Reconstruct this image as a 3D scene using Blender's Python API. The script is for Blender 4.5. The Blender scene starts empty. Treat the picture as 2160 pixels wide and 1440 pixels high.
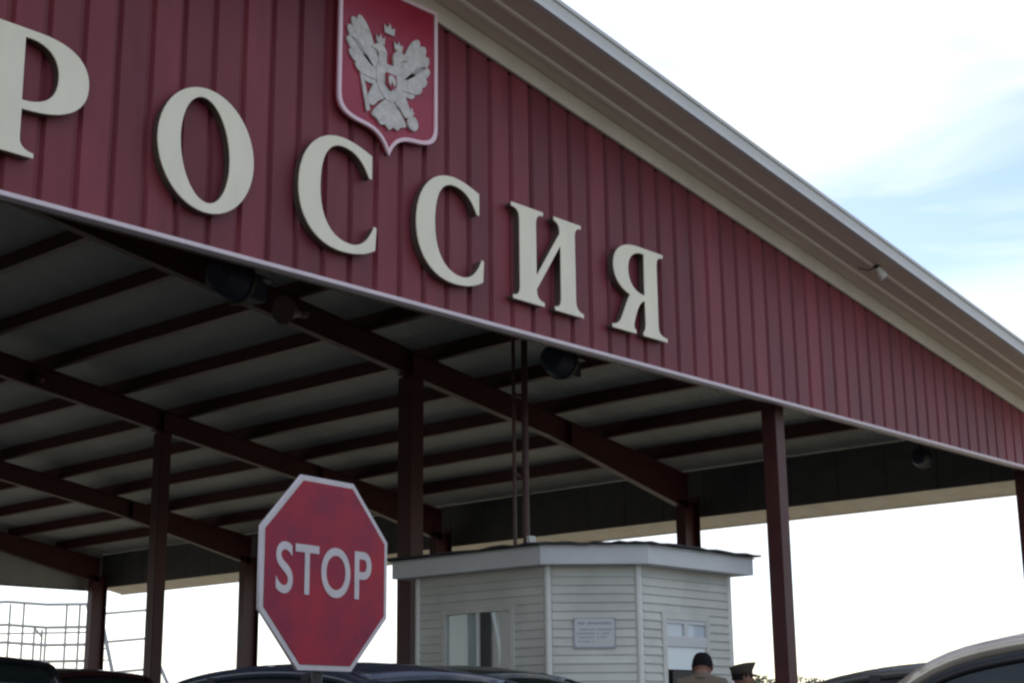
import bpy, bmesh, math, random
from mathutils import Vector, Matrix
R = math.radians
random.seed(7)
S = bpy.context.scene
COL = S.collection

# ------------------------------------------------------------------ camera
cam = bpy.data.objects.new('camera', bpy.data.cameras.new('camera'))
COL.objects.link(cam)
S.camera = cam
AZ, PITCH, ROLL = 0.7336, 0.2465, -0.0109
fw = Vector((math.cos(AZ)*math.cos(PITCH), math.sin(AZ)*math.cos(PITCH), math.sin(PITCH)))
rt = Vector((math.sin(AZ), -math.cos(AZ), 0)); up = rt.cross(fw)
r2 = rt*math.cos(ROLL) + up*math.sin(ROLL); u2 = -rt*math.sin(ROLL) + up*math.cos(ROLL)
m3 = Matrix((r2, u2, -fw)).transposed()
cam.matrix_world = Matrix.Translation((0, -10.119, 1.3)) @ m3.to_4x4()
cam.data.sensor_width = 36; cam.data.sensor_fit = 'HORIZONTAL'
cam.data.lens = 53.88
cam.data.clip_start = 0.05; cam.data.clip_end = 5000

# ------------------------------------------------------------------ world, sun, exposure
SUN_EL, SUN_AZ = R(44), R(62)          # azimuth counted from +X towards +Y: behind the canopy
W = bpy.data.worlds.new('World'); S.world = W; W.use_nodes = True
nt = W.node_tree; nt.nodes.clear()
def wn(t, **k):
    n = nt.nodes.new(t)
    for a, b in k.items(): setattr(n, a, b)
    return n
out = wn('ShaderNodeOutputWorld')
sky = wn('ShaderNodeTexSky', sky_type='NISHITA', sun_disc=False, sun_elevation=SUN_EL, sun_rotation=R(90)-SUN_AZ)
sky.air_density = 1.0; sky.dust_density = 0.4; sky.ozone_density = 2.0
skym = wn('ShaderNodeMix', data_type='RGBA', blend_type='MULTIPLY')
skym.inputs['Factor'].default_value = 1.0
nt.links.new(sky.outputs[0], skym.inputs['A'])
skym.inputs['B'].default_value = (0.165, 0.150, 0.148, 1)
tc = wn('ShaderNodeTexCoord')
mp = wn('ShaderNodeMapping'); mp.inputs['Scale'].default_value = (1.3, 1.3, 6.0)
mp.inputs['Location'].default_value = (4.4, 8.2, 6.75)
nt.links.new(tc.outputs['Generated'], mp.inputs['Vector'])
no = wn('ShaderNodeTexNoise'); no.inputs['Scale'].default_value = 2.1; no.inputs['Detail'].default_value = 5
no.inputs['Roughness'].default_value = 0.5; no.inputs['Distortion'].default_value = 0.4
nt.links.new(mp.outputs[0], no.inputs['Vector'])
rp = wn('ShaderNodeValToRGB'); rp.color_ramp.elements[0].position = 0.42; rp.color_ramp.elements[1].position = 0.67
nt.links.new(no.outputs['Fac'], rp.inputs[0])
mx = wn('ShaderNodeMix', data_type='RGBA')
nt.links.new(rp.outputs['Color'], mx.inputs['Factor'])
nt.links.new(skym.outputs['Result'], mx.inputs['A'])
mx.inputs['B'].default_value = (1.03, 1.05, 1.06, 1)
bg = wn('ShaderNodeBackground'); bg.inputs['Strength'].default_value = 1.0
nt.links.new(mx.outputs['Result'], bg.inputs['Color'])
nt.links.new(bg.outputs[0], out.inputs[0])

sun = bpy.data.objects.new('sun', bpy.data.lights.new('sun', 'SUN')); COL.objects.link(sun)
sun.data.energy = 2.6; sun.data.angle = R(0.6); sun.data.color = (1.0, 0.95, 0.86)
sd = Vector((math.cos(SUN_EL)*math.cos(SUN_AZ), math.cos(SUN_EL)*math.sin(SUN_AZ), math.sin(SUN_EL)))
sun.rotation_euler = sd.to_track_quat('Z', 'Y').to_euler()
sun.location = (0, 0, 30)

S.view_settings.view_transform = 'Standard'; S.view_settings.look = 'None'
S.view_settings.exposure = 0.42; S.view_settings.gamma = 1.0
S.render.engine = 'CYCLES'
S.cycles.use_denoising = True
S.cycles.max_bounces = 8; S.cycles.diffuse_bounces = 5
S.cycles.pixel_filter_type = 'BLACKMAN_HARRIS'; S.cycles.filter_width = 2.4

# ------------------------------------------------------------------ materials
MATS = {}
def mat(name, col, rough=0.6, metal=0.0, vary=0.0, noise=0.0, nscale=3.0, bump=0.0, bscale=40.0, spec=0.5, col2=None, coat=0.0, stretch=(1, 1, 1)):
    m = bpy.data.materials.new(name); m.use_nodes = True
    t = m.node_tree; b = t.nodes['Principled BSDF']
    b.inputs['Base Color'].default_value = (*col, 1); b.inputs['Roughness'].default_value = rough
    b.inputs['Metallic'].default_value = metal; b.inputs['Specular IOR Level'].default_value = spec
    b.inputs['Coat Weight'].default_value = coat
    c = None
    co = t.nodes.new('ShaderNodeTexCoord'); mpg = t.nodes.new('ShaderNodeMapping'); mpg.inputs['Scale'].default_value = stretch
    t.links.new(co.outputs['Object'], mpg.inputs['Vector'])
    if noise or col2:
        n = t.nodes.new('ShaderNodeTexNoise'); n.inputs['Scale'].default_value = nscale; n.inputs['Detail'].default_value = 6
        n.inputs['Roughness'].default_value = 0.62
        t.links.new(mpg.outputs[0], n.inputs['Vector'])
        r = t.nodes.new('ShaderNodeValToRGB'); r.color_ramp.elements[0].position = 0.32; r.color_ramp.elements[1].position = 0.68
        c2 = col2 or tuple(x*(1-noise) for x in col)
        r.color_ramp.elements[0].color = (*c2, 1); r.color_ramp.elements[1].color = (*col, 1)
        t.links.new(n.outputs['Fac'], r.inputs[0]); c = r.outputs['Color']
        rr = t.nodes.new('ShaderNodeMapRange'); rr.inputs['To Min'].default_value = max(0.02, rough-0.08); rr.inputs['To Max'].default_value = min(1, rough+0.1)
        t.links.new(n.outputs['Fac'], rr.inputs['Value']); t.links.new(rr.outputs['Result'], b.inputs['Roughness'])
    if vary:
        oi = t.nodes.new('ShaderNodeObjectInfo'); mr = t.nodes.new('ShaderNodeMapRange')
        mr.inputs['To Min'].default_value = 1-vary; mr.inputs['To Max'].default_value = 1+vary
        t.links.new(oi.outputs['Random'], mr.inputs['Value'])
        hs = t.nodes.new('ShaderNodeHueSaturation'); t.links.new(mr.outputs['Result'], hs.inputs['Value'])
        if c: t.links.new(c, hs.inputs['Color'])
        else: hs.inputs['Color'].default_value = (*col, 1)
        c = hs.outputs['Color']
    if c: t.links.new(c, b.inputs['Base Color'])
    if bump:
        n2 = t.nodes.new('ShaderNodeTexNoise'); n2.inputs['Scale'].default_value = bscale; n2.inputs['Detail'].default_value = 4
        t.links.new(mpg.outputs[0], n2.inputs['Vector'])
        bp = t.nodes.new('ShaderNodeBump'); bp.inputs['Strength'].default_value = bump; bp.inputs['Distance'].default_value = 0.01
        t.links.new(n2.outputs['Fac'], bp.inputs['Height']); t.links.new(bp.outputs['Normal'], b.inputs['Normal'])
    MATS[name] = m
    return m
def glassmat(name, col, rough=0.05, alpha=None):
    m = bpy.data.materials.new(name); m.use_nodes = True
    t = m.node_tree; b = t.nodes['Principled BSDF']
    b.inputs['Base Color'].default_value = (*col, 1); b.inputs['Roughness'].default_value = rough
    b.inputs['Transmission Weight'].default_value = 0.0 if alpha is None else alpha
    b.inputs['IOR'].default_value = 1.45; b.inputs['Specular IOR Level'].default_value = 0.6
    MATS[name] = m
    return m
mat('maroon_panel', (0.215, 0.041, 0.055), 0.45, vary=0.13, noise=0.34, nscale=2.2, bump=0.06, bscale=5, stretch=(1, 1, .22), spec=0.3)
mat('dark_cladding', (0.085, 0.085, 0.082), 0.6, noise=0.3)
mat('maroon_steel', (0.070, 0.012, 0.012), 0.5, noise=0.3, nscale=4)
mat('soffit_joint', (0.86, 0.80, 0.71), 0.5, noise=0.1)
mat('soffit', (0.68, 0.59, 0.48), 0.5, vary=0.05, noise=0.15, nscale=0.8)
mat('sheet', (0.47, 0.485, 0.46), 0.5, vary=0.05, noise=0.15, nscale=0.8)
mat('trim_white', (0.74, 0.63, 0.68), 0.5, noise=0.15, nscale=4)  # white trim, with a pink reflection put into its base colour
mat('eave_trim', (0.84, 0.78, 0.66), 0.6, noise=0.2, nscale=3)
mat('rake_trim', (0.66, 0.61, 0.53), 0.5, noise=0.15, nscale=2)
mat('fascia_grey', (0.56, 0.55, 0.52), 0.45, noise=0.12, nscale=2)
mat('fascia_light', (0.62, 0.62, 0.62), 0.45, noise=0.12, nscale=2)
mat('letter_face', (0.86, 0.80, 0.64), 0.5, noise=0.14, nscale=3.0, stretch=(1, 1, .3))
mat('letter_side_shade', (0.10, 0.075, 0.06), 0.6, noise=0.2)  # shade on the letter sides put into a dark brown colour
mat('shield_red', (0.36, 0.020, 0.05), 0.30, noise=0.25, nscale=2)
mat('shield_border', (0.80, 0.58, 0.64), 0.4)
mat('silver', (0.64, 0.60, 0.56), 0.42, metal=0.1, noise=0.35, nscale=14)
mat('sign_red', (0.36, 0.018, 0.034), 0.5, spec=0.25, col2=(0.19, 0.010, 0.046), nscale=4.5, bump=0.08, bscale=3)
mat('sign_white', (0.57, 0.52, 0.54), 0.45, noise=0.15, nscale=9)
mat('galv', (0.36, 0.37, 0.38), 0.45, metal=0.6, noise=0.2, nscale=8)
mat('siding', (0.63, 0.625, 0.575), 0.55, vary=0.06, noise=0.24, nscale=1.4)
mat('booth_trim', (0.72, 0.72, 0.69), 0.45, noise=0.1)
mat('booth_fascia', (0.60, 0.61, 0.62), 0.5, noise=0.12, nscale=2)
mat('bitumen', (0.045, 0.047, 0.052), 0.85, noise=0.4, nscale=6, bump=0.4)
mat('plate', (0.56, 0.56, 0.55), 0.5)
mat('plate_ink', (0.33, 0.34, 0.42), 0.6)
mat('black_plastic', (0.018, 0.018, 0.02), 0.5)
mat('lamp_blue', (0.018, 0.024, 0.042), 0.6, metal=0.1)
mat('lamp_white', (0.62, 0.6, 0.54), 0.4)
mat('pipe_paint', (0.075, 0.03, 0.03), 0.5)
mat('asphalt', (0.075, 0.070, 0.062), 0.9, noise=0.35, nscale=1.5, bump=0.5, bscale=120)
mat('dirt', (0.34, 0.29, 0.205), 0.95, col2=(0.24, 0.215, 0.145), nscale=0.15, bump=0.5, bscale=8)
mat('concrete', (0.30, 0.29, 0.27), 0.85, noise=0.25, nscale=2.5, bump=0.2, bscale=60)
mat('paint_white', (0.75, 0.75, 0.72), 0.6, noise=0.3, nscale=5)
mat('pale_steel', (0.46, 0.46, 0.47), 0.5, noise=0.2)
mat('pale_wall', (0.52, 0.50, 0.46), 0.8, noise=0.15, nscale=0.6)
mat('rubber', (0.02, 0.02, 0.02), 0.8)
mat('rim', (0.45, 0.46, 0.47), 0.3, metal=0.8)
mat('car_navy', (0.045, 0.055, 0.085), 0.28, coat=0.6, metal=0.2, noise=0.25, nscale=2.5)
mat('car_black', (0.012, 0.013, 0.014), 0.25, coat=0.6, noise=0.25, nscale=2.5)
mat('car_green', (0.02, 0.028, 0.024), 0.28, coat=0.6, noise=0.25, nscale=2.5)
mat('car_beige', (0.54, 0.47, 0.39), 0.16, coat=1.0, metal=0.5, noise=0.25, nscale=2.5)  # beige paint, with warm tan reflections put into the base colour
mat('car_grey', (0.13, 0.13, 0.125), 0.28, coat=0.6, metal=0.3, noise=0.25, nscale=2.5)
mat('car_maroon', (0.045, 0.010, 0.011), 0.28, coat=0.6, noise=0.25, nscale=2.5)
mat('seat', (0.09, 0.05, 0.035), 0.8)
mat('lamp_red', (0.35, 0.01, 0.01), 0.2)
mat('lamp_clear', (0.7, 0.7, 0.7), 0.1)
mat('skin', (0.24, 0.115, 0.075), 0.6, noise=0.15, nscale=12)
mat('hair', (0.010, 0.009, 0.010), 0.9, spec=0.15)
mat('shirt_tan', (0.17, 0.135, 0.10), 0.85, noise=0.2, nscale=9)
mat('uniform_dark', (0.055, 0.042, 0.030), 0.85, noise=0.2, nscale=9)
mat('trousers', (0.03, 0.032, 0.036), 0.85)
mat('leaf', (0.075, 0.095, 0.035), 0.7, vary=0.1, noise=0.4, nscale=1)
mat('bark', (0.09, 0.065, 0.045), 0.9)
mat('inside_dark', (0.03, 0.03, 0.033), 0.8)
mat('curtain', (0.78, 0.84, 0.84), 0.8)  # curtain cloth; also colours the reflection painted behind the left booth pane
glassmat('car_glass', (0.012, 0.016, 0.016), 0.04)
glassmat('window_glass', (0.85, 0.9, 0.9), 0.02, 0.95)
glassmat('booth_glass', (0.52, 0.58, 0.63), 0.06)  # opaque panes; their reflected brightness is put into the pale base colour

# ------------------------------------------------------------------ helpers
def link(name, me, m=None, parent=None, loc=None):
    o = bpy.data.objects.new(name, me); COL.objects.link(o)
    if m and me is not None:
        me.materials.clear(); me.materials.append(MATS[m])
    if parent is not None: o.parent = parent
    if loc is not None: o.location = loc
    return o
def tag(o, label=None, cat=None, group=None, kind=None):
    if label: o['label'] = label
    if cat: o['category'] = cat
    if group: o['group'] = group
    if kind: o['kind'] = kind
    return o
def thing(name, label, cat, loc=(0, 0, 0), rz=0.0, group=None):
    o = bpy.data.objects.new(name, None); COL.objects.link(o)
    o.empty_display_size = 0.2; o.location = loc; o.rotation_euler = (0, 0, rz)
    return tag(o, label, cat, group)
def mesh(name, vs, fs, smooth=False):
    me = bpy.data.meshes.new(name); me.from_pydata([tuple(v) for v in vs], [], fs); me.update()
    bm = bmesh.new(); bm.from_mesh(me); bmesh.ops.recalc_face_normals(bm, faces=bm.faces); bm.to_mesh(me); bm.free()
    if smooth: me.polygons.foreach_set('use_smooth', [True]*len(me.polygons))
    return me
def box(name, a, b, m, parent=None, bevel=0.0):
    x0, y0, z0 = a; x1, y1, z1 = b
    vs = [(x0, y0, z0), (x1, y0, z0), (x1, y1, z0), (x0, y1, z0), (x0, y0, z1), (x1, y0, z1), (x1, y1, z1), (x0, y1, z1)]
    fs = [(0, 3, 2, 1), (4, 5, 6, 7), (0, 1, 5, 4), (1, 2, 6, 5), (2, 3, 7, 6), (3, 0, 4, 7)]
    me = bpy.data.meshes.new(name); me.from_pydata(vs, [], fs)
    if bevel:
        bm = bmesh.new(); bm.from_mesh(me); bmesh.ops.bevel(bm, geom=bm.edges[:], offset=bevel, segments=2, affect='EDGES'); bm.to_mesh(me); bm.free()
    return link(name, me, m, parent)
def prism(name, poly, axis, a, b, m, parent=None):
    """poly of 2D points extruded from a to b along axis ('x','y','z')"""
    n = len(poly)
    def P(p, t): return {'x': (t, p[0], p[1]), 'y': (p[0], t, p[1]), 'z': (p[0], p[1], t)}[axis]
    vs = [P(p, a) for p in poly] + [P(p, b) for p in poly]
    fs = [tuple(range(n)), tuple(range(2*n-1, n-1, -1))] + [(i, (i+1) % n, n+(i+1) % n, n+i) for i in range(n)]
    return link(name, mesh(name, vs, fs), m, parent)
def tube_data(name, pts, r, seg=10, cap=True):
    pts = [Vector(p) for p in pts]; vs = []; fs = []
    rs = r if isinstance(r, (list, tuple)) else [r]*len(pts)
    for i, p in enumerate(pts):
        d = (pts[min(i+1, len(pts)-1)] - pts[max(i-1, 0)]).normalized()
        a = d.cross(Vector((0, 0, 1))) if abs(d.z) < 0.95 else d.cross(Vector((1, 0, 0)))
        a.normalize(); b = d.cross(a)
        for k in range(seg):
            t = 2*math.pi*k/seg; vs.append(p + (a*math.cos(t) + b*math.sin(t))*rs[i])
    for i in range(len(pts)-1):
        for k in range(seg):
            fs.append((i*seg+k, i*seg+(k+1) % seg, (i+1)*seg+(k+1) % seg, (i+1)*seg+k))
    if cap:
        fs.append(tuple(range(seg))); fs.append(tuple(range((len(pts)-1)*seg, len(pts)*seg)))
    return mesh(name, vs, fs, smooth=False)
def tube(name, pts, r, m, parent=None, seg=10):
    return link(name, tube_data(name, pts, r, seg), m, parent)
def bar_data(name, a, b, w, h):
    """rectangular bar from a to b"""
    a = Vector(a); b = Vector(b); d = (b-a).normalized()
    s = d.cross(Vector((0, 0, 1))) if abs(d.z) < 0.95 else d.cross(Vector((0, 1, 0)))
    s.normalize(); t = s.cross(d)
    vs = []
    for p in (a, b):
        for i, j in ((-1, -1), (1, -1), (1, 1), (-1, 1)): vs.append(p + s*i*w/2 + t*j*h/2)
    return mesh(name, vs, [(0, 1, 2, 3), (4, 5, 6, 7), (0, 1, 5, 4), (1, 2, 6, 5), (2, 3, 7, 6), (3, 0, 4, 7)])
def bar(name, a, b, w, h, m, parent=None): return link(name, bar_data(name, a, b, w, h), m, parent)
def smooth_poly(pts, n=6):
    """closed catmull-rom through points"""
    o = []; N = len(pts)
    for i in range(N):
        p0, p1, p2, p3 = (Vector(pts[(i+k-1) % N]) for k in range(4))
        for k in range(n):
            t = k/n
            o.append(0.5*((2*p1) + (-p0+p2)*t + (2*p0-5*p1+4*p2-p3)*t*t + (-p0+3*p1-3*p2+p3)*t**3))
    return [(v.x, v.y) for v in o]
def bez(p0, p1, p2, p3, n=10):
    o = []
    for k in range(n+1):
        t = k/n; a = (1-t)**3; b = 3*t*(1-t)**2; c = 3*t*t*(1-t); d = t**3
        o.append((a*p0[0]+b*p1[0]+c*p2[0]+d*p3[0], a*p0[1]+b*p1[1]+c*p2[1]+d*p3[1]))
    return o
def ellipse(cx, cy, rx, ry, n=48, rot=0, power=2.0):
    o = []
    for k in range(n):
        t = 2*math.pi*k/n; c, s = math.cos(t), math.sin(t)
        x = rx*math.copysign(abs(c)**(2/power), c); y = ry*math.copysign(abs(s)**(2/power), s)
        o.append((cx + x*math.cos(rot) - y*math.sin(rot), cy + x*math.sin(rot) + y*math.cos(rot)))
    return o
def plate_mesh(name, loops, depth, bevel=0.0, offset=0.0):
    """2D loops (outer and holes) filled, standing in the XZ plane, front towards -Y, from y=-depth to 0"""
    cu = bpy.data.curves.new(name, 'CURVE'); cu.dimensions = '2D'; cu.fill_mode = 'BOTH'
    cu.extrude = max(depth/2 - bevel, 0.0005); cu.bevel_depth = bevel; cu.bevel_resolution = 1; cu.offset = offset - bevel
    for lp in loops:
        sp = cu.splines.new('POLY'); sp.points.add(len(lp)-1); sp.use_cyclic_u = True
        for q, p in zip(sp.points, lp): q.co = (p[0], p[1], 0, 1)
    o = bpy.data.objects.new(name, cu); COL.objects.link(o)
    dg = bpy.context.evaluated_depsgraph_get()
    me = bpy.data.meshes.new_from_object(o.evaluated_get(dg))
    bpy.data.objects.remove(o); bpy.data.curves.remove(cu)
    me.transform(Matrix.Translation((0, -depth/2, 0)) @ Matrix.Rotation(R(90), 4, 'X'))
    me.name = name
    return me
def plate(name, loops, depth, m, parent, loc=(0, 0, 0), bevel=0.0, offset=0.0):
    return link(name, plate_mesh(name, loops, depth, bevel, offset), m, parent, loc)

# ------------------------------------------------------------------ ground
def sheet(name, x0, x1, y0, y1, z, m, kind='structure', parent=None):
    o = link(name, mesh(name, [(x0, y0, z), (x1, y0, z), (x1, y1, z), (x0, y1, z)], [(0, 1, 2, 3)]), m, parent)
    return tag(o, kind=kind) if parent is None else o
sheet('ground', -1500, 1500, -1500, 1500, -0.004, 'dirt')
sheet('road', -60, 25.2, -70, 34, 0.0, 'asphalt')
isl = link('traffic_island', None); isl.empty_display_size = 0.2; tag(isl, kind='structure')
prism('pavement', [(11.0, -5.2), (11.3, -5.7), (17.1, -5.7), (17.4, -5.2), (17.4, 29), (17.1, 29.5), (11.3, 29.5), (11.0, 29)], 'z', -0.05, 0.145, 'concrete', isl)
for y in range(-50, 90, 8):
    sheet('lane_line', 3.35, 3.5, y, y+3, 0.004, 'paint_white')

# ------------------------------------------------------------------ canopy
XR, SL = 9.47, 0.1581                       # ridge and roof slope
ZB = 5.2                                    # lower edge of the gable
def zs(x, z0=10.0):                         # underside of the roof sheets
    return z0 - SL*(XR + abs(x-XR))
XE0, XE1 = -5.47, 24.41                     # side walls
Y0, YB = 0.0, 27.45                         # front and rear gable
FR = [0.36 + 6.666*k for k in range(5)]
can = thing('border_canopy', 'maroon metal canopy with wide gable spanning the checkpoint lanes', 'canopy', (0, 0, 0))

# front and rear gable: ribbed wall panels, one by one
PITCH_P = 0.3165
def gable(yf, sgn, zb, name, pm='maroon_panel'):
    g = link(name, None, parent=can); g.empty_display_size = 0.2
    n = int(round((XE1-XE0)/PITCH_P)); w = (XE1-XE0)/n
    off = 5.47 - (XE0 + w*math.floor((5.47-XE0)/w))
    for i in range(-1, n+1):
        a = XE0 + w*i + off; b = a + w
        a = max(a, XE0); b = min(b, XE1)
        if b-a < 0.05: continue
        g2, dp, bv = 0.016, 0.042, 0.024
        prof = [(a, 0), (a, -0.004), (a+g2, -0.004), (a+g2+bv, -dp), (b-g2-bv, -dp), (b-g2, -0.004), (b, -0.004), (b, 0)]
        vs = []
        for (x, y) in prof: vs.append((x, yf + sgn*y, zb + 0.02))
        for (x, y) in prof: vs.append((x, yf + sgn*y, zs(x, 10.0) - 0.005))
        N = len(prof)
        fs = [tuple(range(N)), tuple(range(2*N-1, N-1, -1))] + [(k, (k+1) % N, N+(k+1) % N, N+k) for k in range(N)]
        link('wall_panel', mesh('wall_panel', vs, fs), pm, g)
    return g
gf = gable(Y0, 1, ZB, 'gable_wall')
gb = gable(YB, -1, ZB-0.08, 'rear_gable_wall', 'sheet')
# lower trims and girts
box('lower_trim', (XE0-0.02, -0.075, ZB-0.016), (XE1+0.02, 0.03, ZB+0.024), 'trim_white', gf, 0.004)
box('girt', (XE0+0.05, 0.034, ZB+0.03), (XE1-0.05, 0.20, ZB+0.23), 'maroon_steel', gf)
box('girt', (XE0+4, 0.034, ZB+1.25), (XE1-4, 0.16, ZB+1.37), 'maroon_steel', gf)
box('lower_trim', (XE0, YB-0.03, ZB-0.10), (XE1, YB+0.066, ZB-0.065), 'maroon_steel', gb)
# trim along the top of the front gable, under the soffit
for s in (-1, 1):
    xe = XE1 if s > 0 else XE0
    vs = []
    for x in (XR, xe):
        for y in (-0.090, -0.053):
            for z in (zs(x)-0.21, zs(x)-0.006): vs.append((x, y, z))
    link('rake_trim', mesh('rake_trim', vs, [(0, 1, 3, 2), (4, 6, 7, 5), (0, 2, 6, 4), (1, 5, 7, 3), (0, 4, 5, 1), (2, 3, 7, 6)]), 'rake_trim', gf)
# side walls below the eaves
for s, xe in ((1, XE1), (-1, XE0)):
    sw = link('side_wall', None, parent=can); sw.empty_display_size = 0.2
    n = 28; w = (YB-0.064)/n
    prism('cladding', [(0.06, ZB+0.002), (YB-0.002, ZB+0.002), (YB-0.002, zs(xe)-0.02), (0.06, zs(xe)-0.02)], 'x', xe+0.011*s, xe+0.03*s, 'maroon_steel', sw)
    for i in range(n):
        a = 0.06 + i*w; b = a + w - 0.012
        prism('wall_panel', [(a, ZB), (b, ZB), (b, zs(xe)-0.02), (a, zs(xe)-0.02)], 'x', xe-0.03*s, xe+0.01*s, 'dark_cladding', sw)
    # eave overhang: boards sloping down and out below the wall, with a narrow lip
    for i in range(9):
        a = 0.05 + i*(YB-0.05)/9; b = a + (YB-0.05)/9 - 0.006
        prism('eave_board', [(xe-0.03*s, ZB-0.004), (xe+0.62*s, ZB-0.135), (xe+0.62*s, ZB-0.115), (xe-0.03*s, ZB+0.016-0.018)], 'y', a, b, 'eave_trim', sw)
    x0, x1 = sorted((xe+0.62*s, xe+0.66*s))
    box('eave_lip', (x0, 0.05, ZB-0.155), (x1, YB, ZB+0.05), 'eave_trim', sw, 0.004)
# roof: trapezoid sheets running down the slope, one by one
YA, YZ = -0.90, YB+0.9
YI = -0.03                                  # sheets inside, boards outside
roof = link('roof', None, parent=can); roof.empty_display_size = 0.2
NR = 10
ns = 30; cov = (YZ-YI)/ns; rp = cov/NR
prof = []
for k in range(NR):
    y = k*rp
    prof += [(y, 0), (y+rp*0.5, 0), (y+rp*0.58, 0.032), (y+rp*0.92, 0.032)]
prof += [(NR*rp-0.003, 0.0)]
def slope_prism(nm, prof, s, xe, m, parent, share=None):
    N = len(prof); vs = []
    for x in (XR, xe):
        for (y, dz) in prof: vs.append((x, y, zs(x)+dz))
    fs = [tuple(range(N)), tuple(range(2*N-1, N-1, -1))] + [(k, (k+1) % N, N+(k+1) % N, N+k) for k in range(N)]
    me = mesh(nm, vs, fs); me.materials.append(MATS[m])
    if share: return me
    return link(nm, me, m, parent)
for s, xe in ((1, XE1+0.75), (-1, XE0-0.75)):
    me = slope_prism('roof_sheet', prof + [(prof[-1][0], 0.09), (0, 0.09)], s, xe, 'sheet', roof, True)
    for i in range(ns):
        o = bpy.data.objects.new('roof_sheet', me); COL.objects.link(o); o.parent = roof; o.location = (0, YI+i*cov, 0)
    ob = link('soffit', None, parent=roof); ob.empty_display_size = 0.2
    bw = (YI-YA)/3
    for i in range(3):
        y0 = YA+i*bw; y1 = y0+bw-0.004
        slope_prism('soffit_board', [(y0, 0.012), (y0+0.035, 0.0), (y1-0.035, 0.0), (y1, 0.012), (y1, 0.09), (y0, 0.09)], s, xe, 'soffit', roof)
        if i: slope_prism('soffit_joint', [(y0-0.030, 0.010), (y0-0.018, -0.020), (y0+0.022, -0.020), (y0+0.034, 0.010)], s, xe, 'soffit_joint', roof)
    bpy.data.objects.remove(ob)
    # rake fascia on the front edge: board, lower lip and cap
    def slab(nm, y0, y1, d0, d1, m):
        v = []
        for x in (XR, xe):
            for y in (y0, y1):
                for d in (d0, d1): v.append((x, y, zs(x)+d))
        link(nm, mesh(nm, v, [(0, 1, 3, 2), (4, 6, 7, 5), (0, 2, 6, 4), (1, 5, 7, 3), (0, 4, 5, 1), (2, 3, 7, 6)]), m, roof)
    slab('fascia', YA-0.045, YA-0.002, 0.035, 0.145, 'fascia_grey')
    slab('fascia_lip', YA-0.058, YA-0.002, -0.02, 0.033, 'fascia_light')
    slab('fascia_cap', YA-0.062, YA+0.12, 0.147, 0.19, 'fascia_grey')
    slab('rear_fascia', YZ+0.002, YZ+0.05, -0.03, 0.25, 'fascia_grey')
    x0, x1 = sorted((xe+0.002*s, xe+0.06*s))
    box('eave_fascia', (x0, YA, zs(xe)-0.1), (x1, YZ, zs(xe)+0.2), 'fascia_grey', roof)
# purlins
k = -16
while True:
    x = 12.69 + 1.46*k; k += 1
    if x > XE1-0.2: break
    if x < XE0+0.2: continue
    z1 = zs(x)-0.004
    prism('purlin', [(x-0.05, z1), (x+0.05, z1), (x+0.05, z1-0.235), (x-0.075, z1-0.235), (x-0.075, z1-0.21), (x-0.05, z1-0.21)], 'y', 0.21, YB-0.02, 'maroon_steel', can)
# portal frames
for y in FR:
    for s in (1, -1):
        xe = XR + s*14.55
        def zt(x): return zs(x)-0.243
        def zb_(x):
            h = 0.40; u = max(0, (abs(x-XR)-10.5)/4.05)
            return zt(x)-h-0.28*u
        xs = [XR + s*t for t in (0.0, 4, 8, 10.5, 12, 13.3, 14.55)]
        raf = link('rafter', None, parent=can); raf.empty_display_size = 0.2
        for nm, w, f0, f1 in (('web', 0.012, lambda x: zb_(x)+0.013, lambda x: zt(x)-0.013), ('flange', 0.15, lambda x: zb_(x), lambda x: zb_(x)+0.012), ('flange', 0.20, lambda x: zt(x)-0.012, lambda x: zt(x))):
            vs = []; fs = []
            for x in xs:
                vs += [(x, y-w/2, f0(x)), (x, y+w/2, f0(x)), (x, y+w/2, f1(x)), (x, y-w/2, f1(x))]
            for i in range(len(xs)-1):
                for q in range(4): fs.append((i*4+q, i*4+(q+1) % 4, (i+1)*4+(q+1) % 4, (i+1)*4+q))
            fs += [(0, 1, 2, 3), tuple(range(len(vs)-4, len(vs)))]
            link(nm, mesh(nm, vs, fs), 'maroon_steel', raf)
        # stiffeners on the web
        for t in (3.2, 7.1, 11.0):
            x = XR+s*t
            box('stiffener', (x-0.006, y-0.095, zb_(x)+0.03), (x+0.006, y-0.007, zt(x)-0.03), 'maroon_steel', raf)
        # eave column, I section, deep side across the building
        cx = XR + s*(14.78 if y == FR[0] else 14.53)
        cz = zb_(cx)+0.2
        c = link('column', None, parent=can); c.empty_display_size = 0.2
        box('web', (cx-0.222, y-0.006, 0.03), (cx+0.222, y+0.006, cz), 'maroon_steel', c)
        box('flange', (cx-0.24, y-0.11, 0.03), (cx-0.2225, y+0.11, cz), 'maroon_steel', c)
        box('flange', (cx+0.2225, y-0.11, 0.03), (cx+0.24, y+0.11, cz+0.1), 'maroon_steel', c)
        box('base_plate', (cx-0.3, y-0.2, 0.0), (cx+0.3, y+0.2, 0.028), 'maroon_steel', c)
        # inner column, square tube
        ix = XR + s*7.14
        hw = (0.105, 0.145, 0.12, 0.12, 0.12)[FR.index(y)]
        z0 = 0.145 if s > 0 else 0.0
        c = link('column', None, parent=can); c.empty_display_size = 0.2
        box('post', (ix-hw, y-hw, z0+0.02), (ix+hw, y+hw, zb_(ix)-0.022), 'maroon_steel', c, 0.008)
        box('base_plate', (ix-0.22, y-0.22, z0), (ix+0.22, y+0.22, z0+0.018), 'maroon_steel', c)
        prism('cap_plate', [(ix-0.18, zb_(ix-0.18)-0.016), (ix+0.18, zb_(ix+0.18)-0.016), (ix+0.18, zb_(ix+0.18)-0.001), (ix-0.18, zb_(ix-0.18)-0.001)], 'y', y-0.13, y+0.13, 'maroon_steel', c)

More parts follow.
